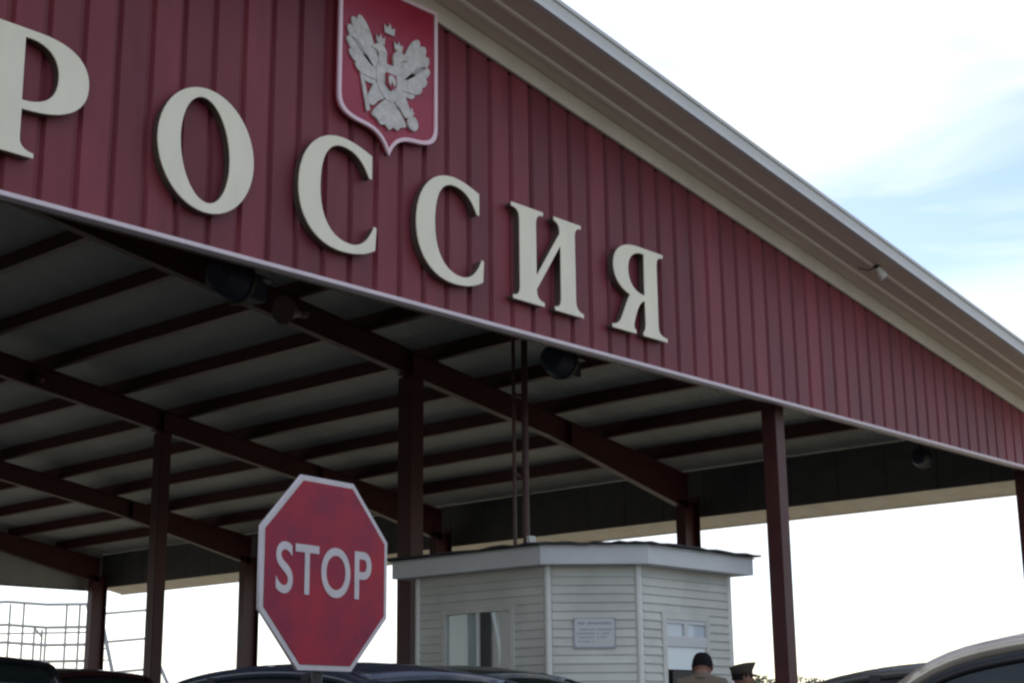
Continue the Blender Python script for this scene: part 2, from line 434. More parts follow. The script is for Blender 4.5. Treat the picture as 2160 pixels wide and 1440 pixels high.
# ------------------------------------------------------------------ the six letters
def glyph_O():
    return [ellipse(0.47, 0.52, 0.50, 0.555, 56, R(4)), ellipse(0.455, 0.52, 0.245, 0.455, 56, R(6))]
def glyph_C():
    o = bez((0.86, 0.99), (0.72, 1.04), (0.60, 1.075), (0.48, 1.075), 8)
    o += bez((0.48, 1.075), (0.18, 1.075), (-0.03, 0.84), (-0.03, 0.50), 12)[1:]
    o += bez((-0.03, 0.50), (-0.03, 0.17), (0.19, -0.03), (0.50, -0.03), 12)[1:]
    o += bez((0.50, -0.03), (0.66, -0.03), (0.80, 0.0), (0.91, 0.07), 6)[1:]
    o += [(0.925, 0.30), (0.885, 0.31)]
    o += bez((0.885, 0.31), (0.82, 0.15), (0.72, 0.075), (0.60, 0.075), 8)[1:]
    o += bez((0.60, 0.075), (0.36, 0.075), (0.235, 0.26), (0.235, 0.54), 10)[1:]
    o += bez((0.235, 0.54), (0.235, 0.82), (0.32, 0.975), (0.49, 0.975), 10)[1:]
    o += bez((0.49, 0.975), (0.64, 0.975), (0.75, 0.89), (0.815, 0.75), 8)[1:]
    o += [(0.86, 0.75)]
    return [o]
def glyph_P():
    o = [(-0.10, 1.04), (-0.10, 0.985)] + bez((-0.10, 0.985), (-0.03, 0.975), (0.0, 0.95), (0.0, 0.90), 4)[1:]
    o += [(0.0, 0.14)] + bez((0.0, 0.14), (0.0, 0.08), (-0.03, 0.055), (-0.10, 0.05), 4)[1:]
    o += [(-0.10, 0.0), (0.385, 0.0), (0.385, 0.05)]
    o += bez((0.385, 0.05), (0.30, 0.06), (0.262, 0.085), (0.262, 0.15), 5)[1:]
    o += [(0.262, 0.37)]
    o += bez((0.262, 0.37), (0.62, 0.37), (0.825, 0.49), (0.825, 0.72), 12)[1:]
    o += bez((0.825, 0.72), (0.825, 0.93), (0.66, 1.04), (0.36, 1.04), 12)[1:]
    h = bez((0.255, 0.955), (0.44, 0.965), (0.545, 0.87), (0.545, 0.715), 10)
    h += bez((0.545, 0.715), (0.545, 0.55), (0.45, 0.46), (0.258, 0.455), 10)[1:]
    return [o, h]
def serif_stem(x0, x1, z0, z1, ov=0.10, t=0.055):
    """a stem with a bracketed slab serif at both ends, as a closed outline (clockwise from top left)"""
    o = [(x0-ov, z1), (x0-ov, z1-t)] + bez((x0-ov, z1-t), (x0-ov*0.4, z1-t*1.2), (x0, z1-t*1.4), (x0, z1-t*2.6), 4)[1:]
    o += [(x0, z0+t*2.6)] + bez((x0, z0+t*2.6), (x0, z0+t*1.4), (x0-ov*0.4, z0+t*1.2), (x0-ov, z0+t), 4)[1:]
    o += [(x0-ov, z0), (x1+ov, z0), (x1+ov, z0+t)] + bez((x1+ov, z0+t), (x1+ov*0.4, z0+t*1.2), (x1, z0+t*1.4), (x1, z0+t*2.6), 4)[1:]
    o += [(x1, z1-t*2.6)] + bez((x1, z1-t*2.6), (x1, z1-t*1.4), (x1+ov*0.4, z1-t*1.2), (x1+ov, z1-t), 4)[1:]
    o += [(x1+ov, z1)]
    return o
def glyph_I():
    # reversed N: left stem, diagonal rising to the right stem
    t = 0.055
    o = [(-0.08, 1.04), (-0.08, 0.985)] + bez((-0.08, 0.985), (-0.02, 0.975), (0.045, 0.97), (0.045, 0.88), 4)[1:]
    o += [(0.045, 0.15)] + bez((0.045, 0.15), (0.045, 0.07), (0.0, 0.06), (-0.06, 0.055), 4)[1:]
    o += [(-0.06, 0.0), (0.435, 0.0), (0.435, 0.055)]
    o += bez((0.435, 0.055), (0.35, 0.065), (0.315, 0.09), (0.315, 0.17), 4)[1:]
    o += [(0.69, 0.71), (0.69, 0.15)]
    o += bez((0.69, 0.15), (0.69, 0.07), (0.65, 0.06), (0.59, 0.055), 4)[1:]
    o += [(0.59, 0.0), (1.07, 0.0), (1.07, 0.055)]
    o += bez((1.07, 0.055), (1.0, 0.065), (0.945, 0.08), (0.945, 0.17), 4)[1:]
    o += [(0.945, 0.88)] + bez((0.945, 0.88), (0.945, 0.98), (0.99, 0.98), (1.05, 0.985), 4)[1:]
    o += [(1.05, 1.04), (0.59, 1.04), (0.59, 0.985)]
    o += bez((0.59, 0.985), (0.65, 0.975), (0.685, 0.95), (0.685, 0.87), 4)[1:]
    o += [(0.315, 0.34), (0.315, 0.88)]
    o += bez((0.315, 0.88), (0.315, 0.97), (0.36, 0.98), (0.43, 0.985), 4)[1:]
    o += [(0.43, 1.04)]
    return [o]
def glyph_Ya():
    o = [(0.87, 1.04), (0.40, 1.04)]
    o += bez((0.40, 1.04), (0.10, 1.04), (-0.06, 0.92), (-0.06, 0.73), 10)[1:]
    o += bez((-0.06, 0.73), (-0.06, 0.57), (0.06, 0.47), (0.22, 0.435), 8)[1:]
    o += bez((0.22, 0.435), (0.17, 0.36), (0.13, 0.27), (0.08, 0.18), 5)[1:]
    o += bez((0.08, 0.18), (0.04, 0.09), (-0.02, 0.06), (-0.10, 0.055), 5)[1:]
    o += [(-0.10, 0.0), (0.335, 0.0), (0.335, 0.05)]
    o += bez((0.335, 0.05), (0.29, 0.06), (0.285, 0.09), (0.31, 0.15), 4)[1:]
    o += bez((0.31, 0.15), (0.36, 0.28), (0.40, 0.37), (0.49, 0.405), 6)[1:]
    o += [(0.50, 0.16)] + bez((0.50, 0.16), (0.50, 0.08), (0.47, 0.06), (0.455, 0.055), 3)[1:]
    o += [(0.455, 0.0), (0.91, 0.0), (0.91, 0.055)]
    o += bez((0.91, 0.055), (0.80, 0.065), (0.745, 0.08), (0.745, 0.17), 4)[1:]
    o += [(0.745, 0.88)] + bez((0.745, 0.88), (0.745, 0.97), (0.80, 0.98), (0.87, 0.985), 4)[1:]
    h = bez((0.495, 0.955), (0.33, 0.96), (0.215, 0.88), (0.215, 0.73), 8) + bez((0.215, 0.73), (0.215, 0.58), (0.32, 0.49), (0.495, 0.485), 8)[1:]
    return [o, h]
GL = [(glyph_P(), 5.30, 'big cream raised letter Р cut by the left edge of the photo'),
      (glyph_O(), 6.80, 'cream raised letter О, the only round closed letter of the gable sign'),
      (glyph_C(), 8.29, 'cream raised letter С left of the tip of the red shield'),
      (glyph_C(), 9.745, 'cream raised letter С between the shield tip and the letter И'),
      (glyph_I(), 11.15, 'cream raised letter И, second from the right end of the gable sign'),
      (glyph_Ya(), 12.80, 'cream raised letter Я at the right end of the gable sign')]
for loops, x, lab in GL:
    t = thing('sign_letter', lab, 'letter', (x, -0.052, 5.5), group='letters of the gable sign')
    plate('letter_face', loops, 0.016, 'letter_face', t, (0, -0.078, 0), bevel=0.004, offset=-0.006)
    plate('letter_return', loops, 0.072, 'letter_side_shade', t, (0, -0.005, 0), offset=-0.012)

# ------------------------------------------------------------------ red shield with the eagle
em = thing('emblem_shield', 'red shield with pale border and silver two-headed eagle on the gable', 'emblem', (9.365, -0.05, 6.545))
def shield(o):
    hw = 0.65-o; zt = 1.72-o; r = 0.0
    p = [(-hw, zt), (-hw, 0.46+o*0.4)]
    p += bez((-hw, 0.46+o*0.4), (-hw, 0.30+o*0.6), (-hw+0.10, 0.25+o), (-0.33, 0.235+o), 7)[1:]
    p += bez((-0.33, 0.235+o), (-0.16, 0.225+o), (-0.06, 0.16+o), (0.0, 0.0+o*1.9), 7)[1:]
    p += [(-x, y) for x, y in reversed(p[:-1])]
    return p
plate('shield_board', [shield(0.012)], 0.05, 'shield_red', em, (0, -0.02, 0))
plate('border', [shield(0.0), shield(0.042)], 0.035, 'shield_border', em, (0, -0.055, 0), bevel=0.006)
box('mounting_bracket', (-0.4, -0.022, 0.5), (0.4, 0.03, 0.56), 'maroon_steel', em)
ex = -0.01; yq = -0.068
def ep(nm, pts, d=0.03, sm=True, m='silver', dy=0.0):
    return plate(nm, [smooth_poly(pts, 5) if sm else pts], d, m, em, (ex, yq+dy, 0), bevel=0.004)
for s in (-1, 1):
    w = lambda pts: [(s*-x, z) for x, z in pts]
    # wing: arm and overlapping feathers fanning out
    for i in range(7):
        a = R(118 + i*11)
        L = (0.50, 0.53, 0.52, 0.48, 0.42, 0.34, 0.26)[i]
        bx, bz = -0.09 - 0.012*(6-i), 0.75 + 0.022*(6-i)
        dx, dz = math.cos(a), math.sin(a)
        nx, nz = -dz, dx
        hw = 0.064
        pts = []
        for t, k in ((0, .6), (.35, 1.0), (.75, 1.05), (.94, .6), (1.0, 0.0), (.94, -.6), (.75, -1.05), (.35, -1.0), (0, -.6)):
            pts.append((bx + dx*L*t + nx*hw*k, bz + dz*L*t + nz*hw*k))
        ep('feather', w(pts), 0.02 + 0.004*(i % 2), dy=-0.002*(i % 3))
    ep('neck', w([(-0.01, 0.86), (-0.045, 0.95), (-0.045, 1.05), (-0.115, 1.115), (-0.20, 1.085), (-0.24, 1.04), (-0.18, 1.03), (-0.145, 1.0), (-0.15, 0.92), (-0.13, 0.84)]), 0.034)
    ep('crown', w([(-0.07, 1.115), (-0.06, 1.20), (-0.10, 1.17), (-0.12, 1.22), (-0.145, 1.17), (-0.18, 1.195), (-0.165, 1.115)]), 0.028, sm=False)
    ep('leg', w([(-0.05, 0.68), (-0.19, 0.69), (-0.25, 0.59), (-0.29, 0.50), (-0.22, 0.45), (-0.14, 0.52), (-0.07, 0.57)]), 0.03)
    ep('claw', w([(-0.235, 0.52), (-0.31, 0.50), (-0.295, 0.445), (-0.235, 0.46)]), 0.026)
ep('body', [(-0.16, 0.88), (-0.175, 0.75), (-0.12, 0.61), (0, 0.55), (0.12, 0.61), (0.175, 0.75), (0.16, 0.88), (0, 0.93)], 0.036)
ep('tail', [(0, 0.60), (-0.07, 0.55), (-0.19, 0.43), (-0.22, 0.36), (-0.15, 0.33), (-0.11, 0.29), (-0.05, 0.30), (0, 0.265), (0.05, 0.30), (0.11, 0.29), (0.15, 0.33), (0.22, 0.36), (0.19, 0.43), (0.07, 0.55)], 0.03)
ep('breast_shield', [(-0.065, 0.83), (-0.065, 0.71), (0, 0.66), (0.065, 0.71), (0.065, 0.83)], 0.02, sm=False, m='shield_red', dy=-0.0375)
ep('rider', [(-0.04, 0.80), (-0.045, 0.74), (-0.02, 0.70), (0.0, 0.74), (0.03, 0.70), (0.045, 0.76), (0.015, 0.81)], 0.008, dy=-0.0585)
ep('big_crown', [(-0.06, 1.25), (-0.07, 1.34), (-0.03, 1.31), (0.0, 1.37), (0.03, 1.31), (0.07, 1.34), (0.06, 1.25)], 0.026, sm=False)
ep('orb', ellipse(0.31, 0.42, 0.072, 0.076, 20), 0.034, sm=False)
ep('orb_cross', [(0.29, 0.49), (0.29, 0.52), (0.27, 0.52), (0.27, 0.545), (0.29, 0.545), (0.29, 0.58), (0.32, 0.58), (0.32, 0.545), (0.34, 0.545), (0.34, 0.52), (0.32, 0.52), (0.32, 0.49)], 0.02, sm=False)
ep('sceptre', [(-0.40, 0.86), (-0.37, 0.87), (-0.24, 0.40), (-0.29, 0.37)], 0.024, sm=False)

# ------------------------------------------------------------------ STOP sign
ss = thing('stop_sign', 'red octagonal STOP sign with white edge in front of the canopy', 'sign', (4.66, -4.743, 0.0), R(7.5))
ap = 0.435; rad = ap/math.cos(R(22.5)); ZC = 1.99
octo = lambda r: [(r*math.cos(R(22.5+45*k)), r*math.sin(R(22.5+45*k))) for k in range(8)]
plate('white_border', [octo(rad)], 0.018, 'sign_white', ss, (0, 0, ZC), bevel=0.003)
plate('sign_face', [octo(rad-0.028)], 0.003, 'sign_red', ss, (0, -0.0185, ZC))
def text_mesh(body, size, sx, extr):
    cu = bpy.data.curves.new('lettering', 'FONT'); cu.body = body; cu.size = size; cu.align_x = 'CENTER'; cu.align_y = 'CENTER'
    cu.extrude = extr; cu.space_character = 1.06; cu.offset = 0.0035
    o = bpy.data.objects.new('lettering', cu); COL.objects.link(o)
    me = bpy.data.meshes.new_from_object(o.evaluated_get(bpy.context.evaluated_depsgraph_get()))
    bpy.data.objects.remove(o); bpy.data.curves.remove(cu)
    xs = [v.co.x for v in me.vertices]; zs_ = [v.co.y for v in me.vertices]
    cx, cy = (min(xs)+max(xs))/2, (min(zs_)+max(zs_))/2
    me.transform(Matrix.Rotation(R(90), 4, 'X') @ Matrix.Diagonal((sx[0]/(max(xs)-min(xs)), sx[1]/(max(zs_)-min(zs_)), 1, 1)) @ Matrix.Translation((-cx, -cy, 0)))
    return me
link('lettering', text_mesh('STOP', 0.3, (0.65, 0.228), 0.003), 'sign_white', ss, (-0.016, -0.0215, ZC+0.008))
tube('post', [(0, 0.03, 0), (0, 0.03, ZC+0.36)], 0.026, 'black_plastic', ss, 14)
for z in (ZC-0.25, ZC+0.25):
    box('clamp', (-0.05, 0.0005, z-0.02), (0.05, 0.07, z+0.02), 'galv', ss, 0.003)

# ------------------------------------------------------------------ control booth
AX, AY, KX = 13.711, 1.718, 0.752
BX, BY = AX+KX, AY-KX
RX, LY = 16.31, 3.87
ZW0, ZW1 = 0.145, 3.15
bo = thing('control_booth', 'white sided control booth with chamfered corner and flat grey roof', 'booth', (0, 0, 0))
core = [(AX+0.05, AY+0.02), (BX+0.02, BY+0.05), (RX-0.05, BY+0.05), (RX-0.05, LY-0.05), (AX+0.05, LY-0.05)]
prism('wall_core', core, 'z', ZW0, ZW1, 'inside_dark', bo)
box('plinth', (AX-0.02, BY+0.4, ZW0+0.001), (RX+0.02, LY+0.02, ZW0+0.25), 'concrete', bo)
def wall(p, q, openings, nm):
    """lap boards between plan points p and q; openings = (s0, s1, z0, z1) along the wall"""
    wl = link(nm, None, parent=bo); wl.empty_display_size = 0.2
    p = Vector(p); q = Vector(q); d = (q-p); L = d.length; d.normalize(); n = Vector((d.y, -d.x))
    h = 0.10; z = ZW0+0.26
    while z < ZW1-0.02:
        z1 = min(z+h, ZW1)
        segs = [(0.045, L-0.045)]
        for (a, b, c, e) in openings:
            if z1 > c+0.01 and z < e-0.01:
                ns_ = []
                for (u, v) in segs:
                    if b <= u or a >= v: ns_.append((u, v)); continue
                    if a > u: ns_.append((u, a))
                    if b < v: ns_.append((b, v))
                segs = ns_
        for (u, v) in segs:
            if v-u < 0.02: continue
            vs = []
            for t in (u, v):
                for (o, zz) in ((-0.01, z), (0.030, z+0.002), (0.033, z+0.012), (0.012, z1+0.004), (-0.01, z1+0.004)):
                    c = p + d*t + n*o; vs.append((c.x, c.y, zz))
            fs = [(0, 1, 2, 3, 4), (9, 8, 7, 6, 5)] + [(i, (i+1) % 5, 5+(i+1) % 5, 5+i) for i in range(5)]
            link('siding_board', mesh('siding_board', vs, fs), 'siding', wl)
        z = z1
    return wl, p, d, n
def wbox(nm, fr, s0, s1, z0, z1, o0, o1, m, parent):
    wl, p, d, n = fr
    vs = []
    for s in (s0, s1):
        for o in (o0, o1):
            c = p + d*s + n*o
            for z in (z0, z1): vs.append((c.x, c.y, z))
    return link(nm, mesh(nm, vs, [(0, 1, 3, 2), (4, 6, 7, 5), (0, 2, 6, 4), (1, 5, 7, 3), (0, 4, 5, 1), (2, 3, 7, 6)]), m, parent)
# left wall runs from the back to the chamfer
fl = wall((AX, LY), (AX, AY), [(0.45, 1.64, 1.205, 2.705)], 'left_wall')
fc = wall((AX, AY), (BX, BY), [], 'corner_wall')
fr_ = wall((BX, BY), (RX, BY), [(0.40, 1.36, 0.3, 2.605)], 'front_wall')
fb = wall((RX, BY), (RX, LY), [], 'right_wall')
def window(fr, s0, s1, z0, z1, rails, name='window', bw=0.055, gl='booth_glass'):
    w = link(name, None, parent=bo); w.empty_display_size = 0.2
    wbox('frame', fr, s0, s0+bw, z0, z1, -0.02, 0.045, 'siding', w)
    wbox('frame', fr, s1-bw, s1, z0, z1, -0.02, 0.045, 'siding', w)
    wbox('frame', fr, s0+bw, s1-bw, z1-bw, z1, -0.02, 0.045, 'siding', w)
    wbox('sill', fr, s0+bw, s1-bw, z0, z0+bw, -0.02, 0.06, 'booth_trim', w)
    return w
w1 = window(fl, 0.45, 1.64, 1.205, 2.709, None)
wbox('mullion', fl, 1.02, 1.055, 1.262, 2.652, -0.015, 0.03, 'booth_trim', w1)
wbox('pale_pane', fl, 0.51, 1.015, 1.262, 2.652, -0.012, -0.002, 'curtain', w1)  # pale sheet behind the left pane, painting the bright reflection there
wbox('glass', fl, 0.51, 1.58, 1.262, 2.652, 0.004, 0.008, 'window_glass', w1)
# drawn curtain of the right half, hanging in a bow
for i, (s, b) in enumerate(((1.10, 0.03), (1.28, 0.10), (1.36, 0.16))):
    pts = []
    for j in range(9):
        t = j/8; pts.append((fl[1] + fl[2]*(s + b*math.sin(t*2.4)*0.9) + fl[3]*(-0.007)).to_tuple() + (2.645-t*0.75,))
    if i == 1: tube('curtain_fold', pts, [0.035-0.003*j for j in range(9)], 'curtain', w1, 8)
w2 = window(fr_, 0.40, 1.36, 0.3, 2.609, None, 'door', 0.075)
wbox('panel', fr_, 0.475, 1.285, 0.355, 1.30, 0.0, 0.022, 'booth_trim', w2)
wbox('transom', fr_, 0.475, 1.285, 2.22, 2.34, 0.0, 0.04, 'booth_fascia', w2)
wbox('mullion', fr_, 0.84, 0.91, 2.34, 2.532, 0.0, 0.036, 'booth_fascia', w2)
wbox('head_rail', fr_, 0.475, 1.285, 2.49, 2.532, 0.0, 0.034, 'booth_fascia', w2)
wbox('glass', fr_, 0.475, 0.84, 2.34, 2.50, 0.004, 0.012, 'booth_glass', w2)
wbox('glass', fr_, 0.91, 1.285, 2.34, 2.50, 0.004, 0.012, 'booth_glass', w2)
wbox('pale_pane', fr_, 0.475, 1.285, 1.95, 2.22, 0.003, 0.014, 'curtain', w2)
wbox('service_hatch', fr_, 0.56, 0.98, 1.30, 1.935, 0.003, 0.05, 'black_plastic', w2)
# corner posts, fascia, roof
for (x, y) in ((AX, AY), (BX, BY), (RX, BY), (AX, LY), (RX, LY)):
    prism('corner_post', [(x+0.045*math.cos(R(22.5+45*k)), y+0.045*math.sin(R(22.5+45*k))) for k in range(8)], 'z', ZW0+0.255, ZW1-0.005, 'booth_trim', bo)
def ring(o):
    k = 0.414*o
    return [(AX-o, AY-k), (BX-k, BY-o), (RX+o, BY-o), (RX+o, LY+o), (AX-o, LY+o)]
rf = link('roof', None, parent=bo); rf.empty_display_size = 0.2
prism('fascia', ring(0.24), 'z', 3.135, 3.335, 'booth_fascia', rf)
prism('drip_edge', ring(0.26), 'z', 3.337, 3.352, 'galv', rf)
# roofing felt with a wavy lip
rg = ring(0.32); vs = []; N = 0
edge = []
for i in range(5):
    a = Vector(rg[i]); b = Vector(rg[(i+1) % 5]); n = 14
    for k in range(n): edge.append(a + (b-a)*k/n)
N = len(edge)
cz = Vector((sum(e.x for e in edge)/N, sum(e.y for e in edge)/N))
rnd = random.Random(3)
dz = [rnd.uniform(-0.006, 0.018) for _ in edge]
vs = [(e.x, e.y, 3.354+dz[i]) for i, e in enumerate(edge)] + [(e.x, e.y, 3.378+dz[i]) for i, e in enumerate(edge)] + [(cz.x, cz.y, 3.354), (cz.x, cz.y, 3.47)]
fs = [(i, (i+1) % N, N+(i+1) % N, N+i) for i in range(N)] + [(2*N, (i+1) % N, i) for i in range(N)] + [(2*N+1, N+i, N+(i+1) % N) for i in range(N)]
link('roofing_felt', mesh('roofing_felt', vs, fs), 'bitumen', rf)
# service pipes from the booth roof to the canopy
tube('conduit', [(13.924, 2.415, 3.40), (13.924, 2.415, zs(13.924)-0.02)], 0.024, 'pipe_paint', bo, 8)
tube('conduit', [(14.03, 2.325, 3.40), (14.03, 2.325, zs(14.03)-0.02)], 0.042, 'pipe_paint', bo, 10)
box('junction_box', (13.97, 2.22, 3.40), (14.09, 2.275, 3.56), 'booth_trim', bo, 0.006)
for z in (4.3, 5.3, 6.3): box('pipe_clip', (13.89, 2.37, z), (14.09, 2.40, z+0.04), 'pipe_paint', bo)
# notice on the corner wall
pl = thing('notice_plate', 'pale notice plate with dark edges on the corner wall of the booth', 'notice', (0, 0, 0))
wbox('board', fc, 0.29, 0.78, 2.18, 2.53, 0.036, 0.044, 'plate', pl)
for (a, b, c, d_) in ((0.29, 0.302, 2.18, 2.53), (0.302, 0.768, 2.18, 2.20), (0.768, 0.78, 2.18, 2.53), (0.302, 0.768, 2.522, 2.53)):
    wbox('edge', fc, a, b, c, d_, 0.0445, 0.048, 'plate_ink', pl)
rq = random.Random(11)
for (x0, x1, z, h) in ((0.34, 0.72, 2.45, 0.036), (0.36, 0.73, 2.385, 0.022), (0.33, 0.70, 2.34, 0.022), (0.35, 0.66, 2.295, 0.022), (0.34, 0.52, 2.25, 0.018)):
    x = x0
    while x < x1:
        w = rq.uniform(0.010, 0.022)
        if rq.random() > 0.16: wbox('text_mark', fc, x, x+w*0.8, z+rq.uniform(0, h*0.25), z+h*rq.uniform(0.75, 1.0), 0.0445, 0.046, 'plate_ink', pl)
        x += w
for (x, z) in ((0.31, 2.51), (0.76, 2.51), (0.31, 2.212), (0.76, 2.212)): wbox('screw', fc, x-0.006, x+0.006, z-0.006, z+0.006, 0.0445, 0.049, 'galv', pl)

# ------------------------------------------------------------------ lamps
def floodlight(loc, rz, lab, k=1.0):
    t = thing('floodlight', lab, 'floodlight', loc, rz, 'floodlights hung behind the gable')
    # drum shaped housing, visor ring, gear box, bracket
    def lathe(nm, prof, m, o):
        seg = 22; vs = []; fs = []
        for (x, r) in prof:
            for q in range(seg):
                a = 2*math.pi*q/seg; vs.append((o[0]+x, o[1]+r*math.cos(a), o[2]+r*math.sin(a)))
        for i in range(len(prof)-1):
            for q in range(seg): fs.append((i*seg+q, i*seg+(q+1) % seg, (i+1)*seg+(q+1) % seg, (i+1)*seg+q))
        fs.append(tuple(range(seg))); fs.append(tuple(range((len(prof)-1)*seg, len(prof)*seg)))
        return link(nm, mesh(nm, vs, fs), m, t)
    lathe('housing', [(-0.20*k, 0.12*k), (-0.16*k, 0.19*k), (0.05*k, 0.235*k), (0.16*k, 0.25*k)], 'lamp_blue', (-0.15*k, 0, 0))
    lathe('rim', [(0.0, 0.25*k), (0.0, 0.27*k), (0.035*k, 0.27*k), (0.035*k, 0.245*k)], 'black_plastic', (0.012*k, 0, 0))
    box('gear_box', (0.07*k, -0.12*k, -0.17*k), (0.44*k, 0.14*k, 0.08*k), 'lamp_blue', t, 0.02*k)
    box('visor', (0.06*k, -0.17*k, 0.09*k), (0.5*k, 0.17*k, 0.11*k), 'black_plastic', t)
    box('bracket', (-0.05*k, -0.03, 0.20*k), (0.01*k, 0.03, 0.62*k), 'maroon_steel', t)
    box('mounting_bar', (-0.12*k, -0.5*k, 0.62*k), (0.08*k, 0.2*k, 0.66*k), 'maroon_steel', t)
    return t
floodlight((8.60, 1.15, 5.42), R(12), 'large dark blue floodlight behind the gable edge, leftmost of the three', 0.82)
floodlight((13.35, 1.15, 5.44), R(12), 'dark blue floodlight behind the gable edge, just right of the twin pipes', 0.78)
floodlight((22.15, 1.15, 5.36), R(12), 'dark floodlight under the gable near the far right corner column', 0.62)
def dome_lamp(loc, lab, m, r=0.11, drop=0.3):
    t = thing('hanging_lamp', lab, 'lamp', loc, 0, 'small lamps hung under the roof')
    seg = 14; vs = []; fs = []
    prof = [(0.02, 0.03), (r*0.45, 0.0), (r*0.85, -r*0.4), (r, -r*0.9), (r*0.9, -r*1.3), (r*0.4, -r*1.65)]
    for (rr, z) in prof:
        for q in range(seg): a = 2*math.pi*q/seg; vs.append((rr*math.cos(a), rr*math.sin(a), z))
    for i in range(len(prof)-1):
        for q in range(seg): fs.append((i*seg+q, i*seg+(q+1) % seg, (i+1)*seg+(q+1) % seg, (i+1)*seg+q))
    fs += [tuple(range(seg)), tuple(range((len(prof)-1)*seg, len(prof)*seg))]
    link('shade', mesh('shade', vs, fs, True), m, t)
    tube('stem', [(0, 0, 0.02), (0, 0, drop)], 0.015, 'maroon_steel', t, 6)
dome_lamp((13.9, 13.6, 7.42), 'small reddish lamp on the rafter beside the far left roof bays', 'maroon_steel', 0.12, 0.2)
dome_lamp((19.76, 17.0, 7.43), 'small pale lamp under the roof just right of the thin inner column', 'lamp_white', 0.07, -zs(19.76)*0+0.0+ (zs(19.76)-7.43))
hl = thing('loudspeaker', 'small brown horn loudspeaker under the roof below the first letter С', 'loudspeaker', (10.45, 2.5, 5.74))
tube('horn', [(-0.18, -0.02, -0.02), (-0.08, 0, 0), (0.05, 0, 0), (0.16, 0, 0.02)], [0.16, 0.10, 0.05, 0.06], 'pipe_paint', hl, 14)
tube('bracket', [(0.05, 0, 0.05), (0.05, 0, zs(10.45)-5.74-0.01)], 0.015, 'maroon_steel', hl, 6)
sp = thing('soffit_lamp', 'small white spot lamp fixed under the overhanging roof edge at right', 'lamp', (17.75, -0.66, zs(17.75)))
sp.scale = (0.68, 0.68, 0.68)
tube('housing', [(0.0, -0.02, -0.05), (0.03, -0.05, -0.14), (0.06, -0.10, -0.24)], [0.05, 0.075, 0.095], 'lamp_white', sp, 14)
tube('lens', [(0.061, -0.102, -0.243), (0.063, -0.106, -0.251)], 0.085, 'lamp_clear', sp, 14)
box('foot', (-0.05, -0.06, -0.05), (0.05, 0.06, -0.002), 'black_plastic', sp)
tube('cable', [(-0.03, 0.02, -0.03), (-0.12, 0.12, -0.10), (-0.2, 0.3, -0.03)], 0.012, 'black_plastic', sp, 6)

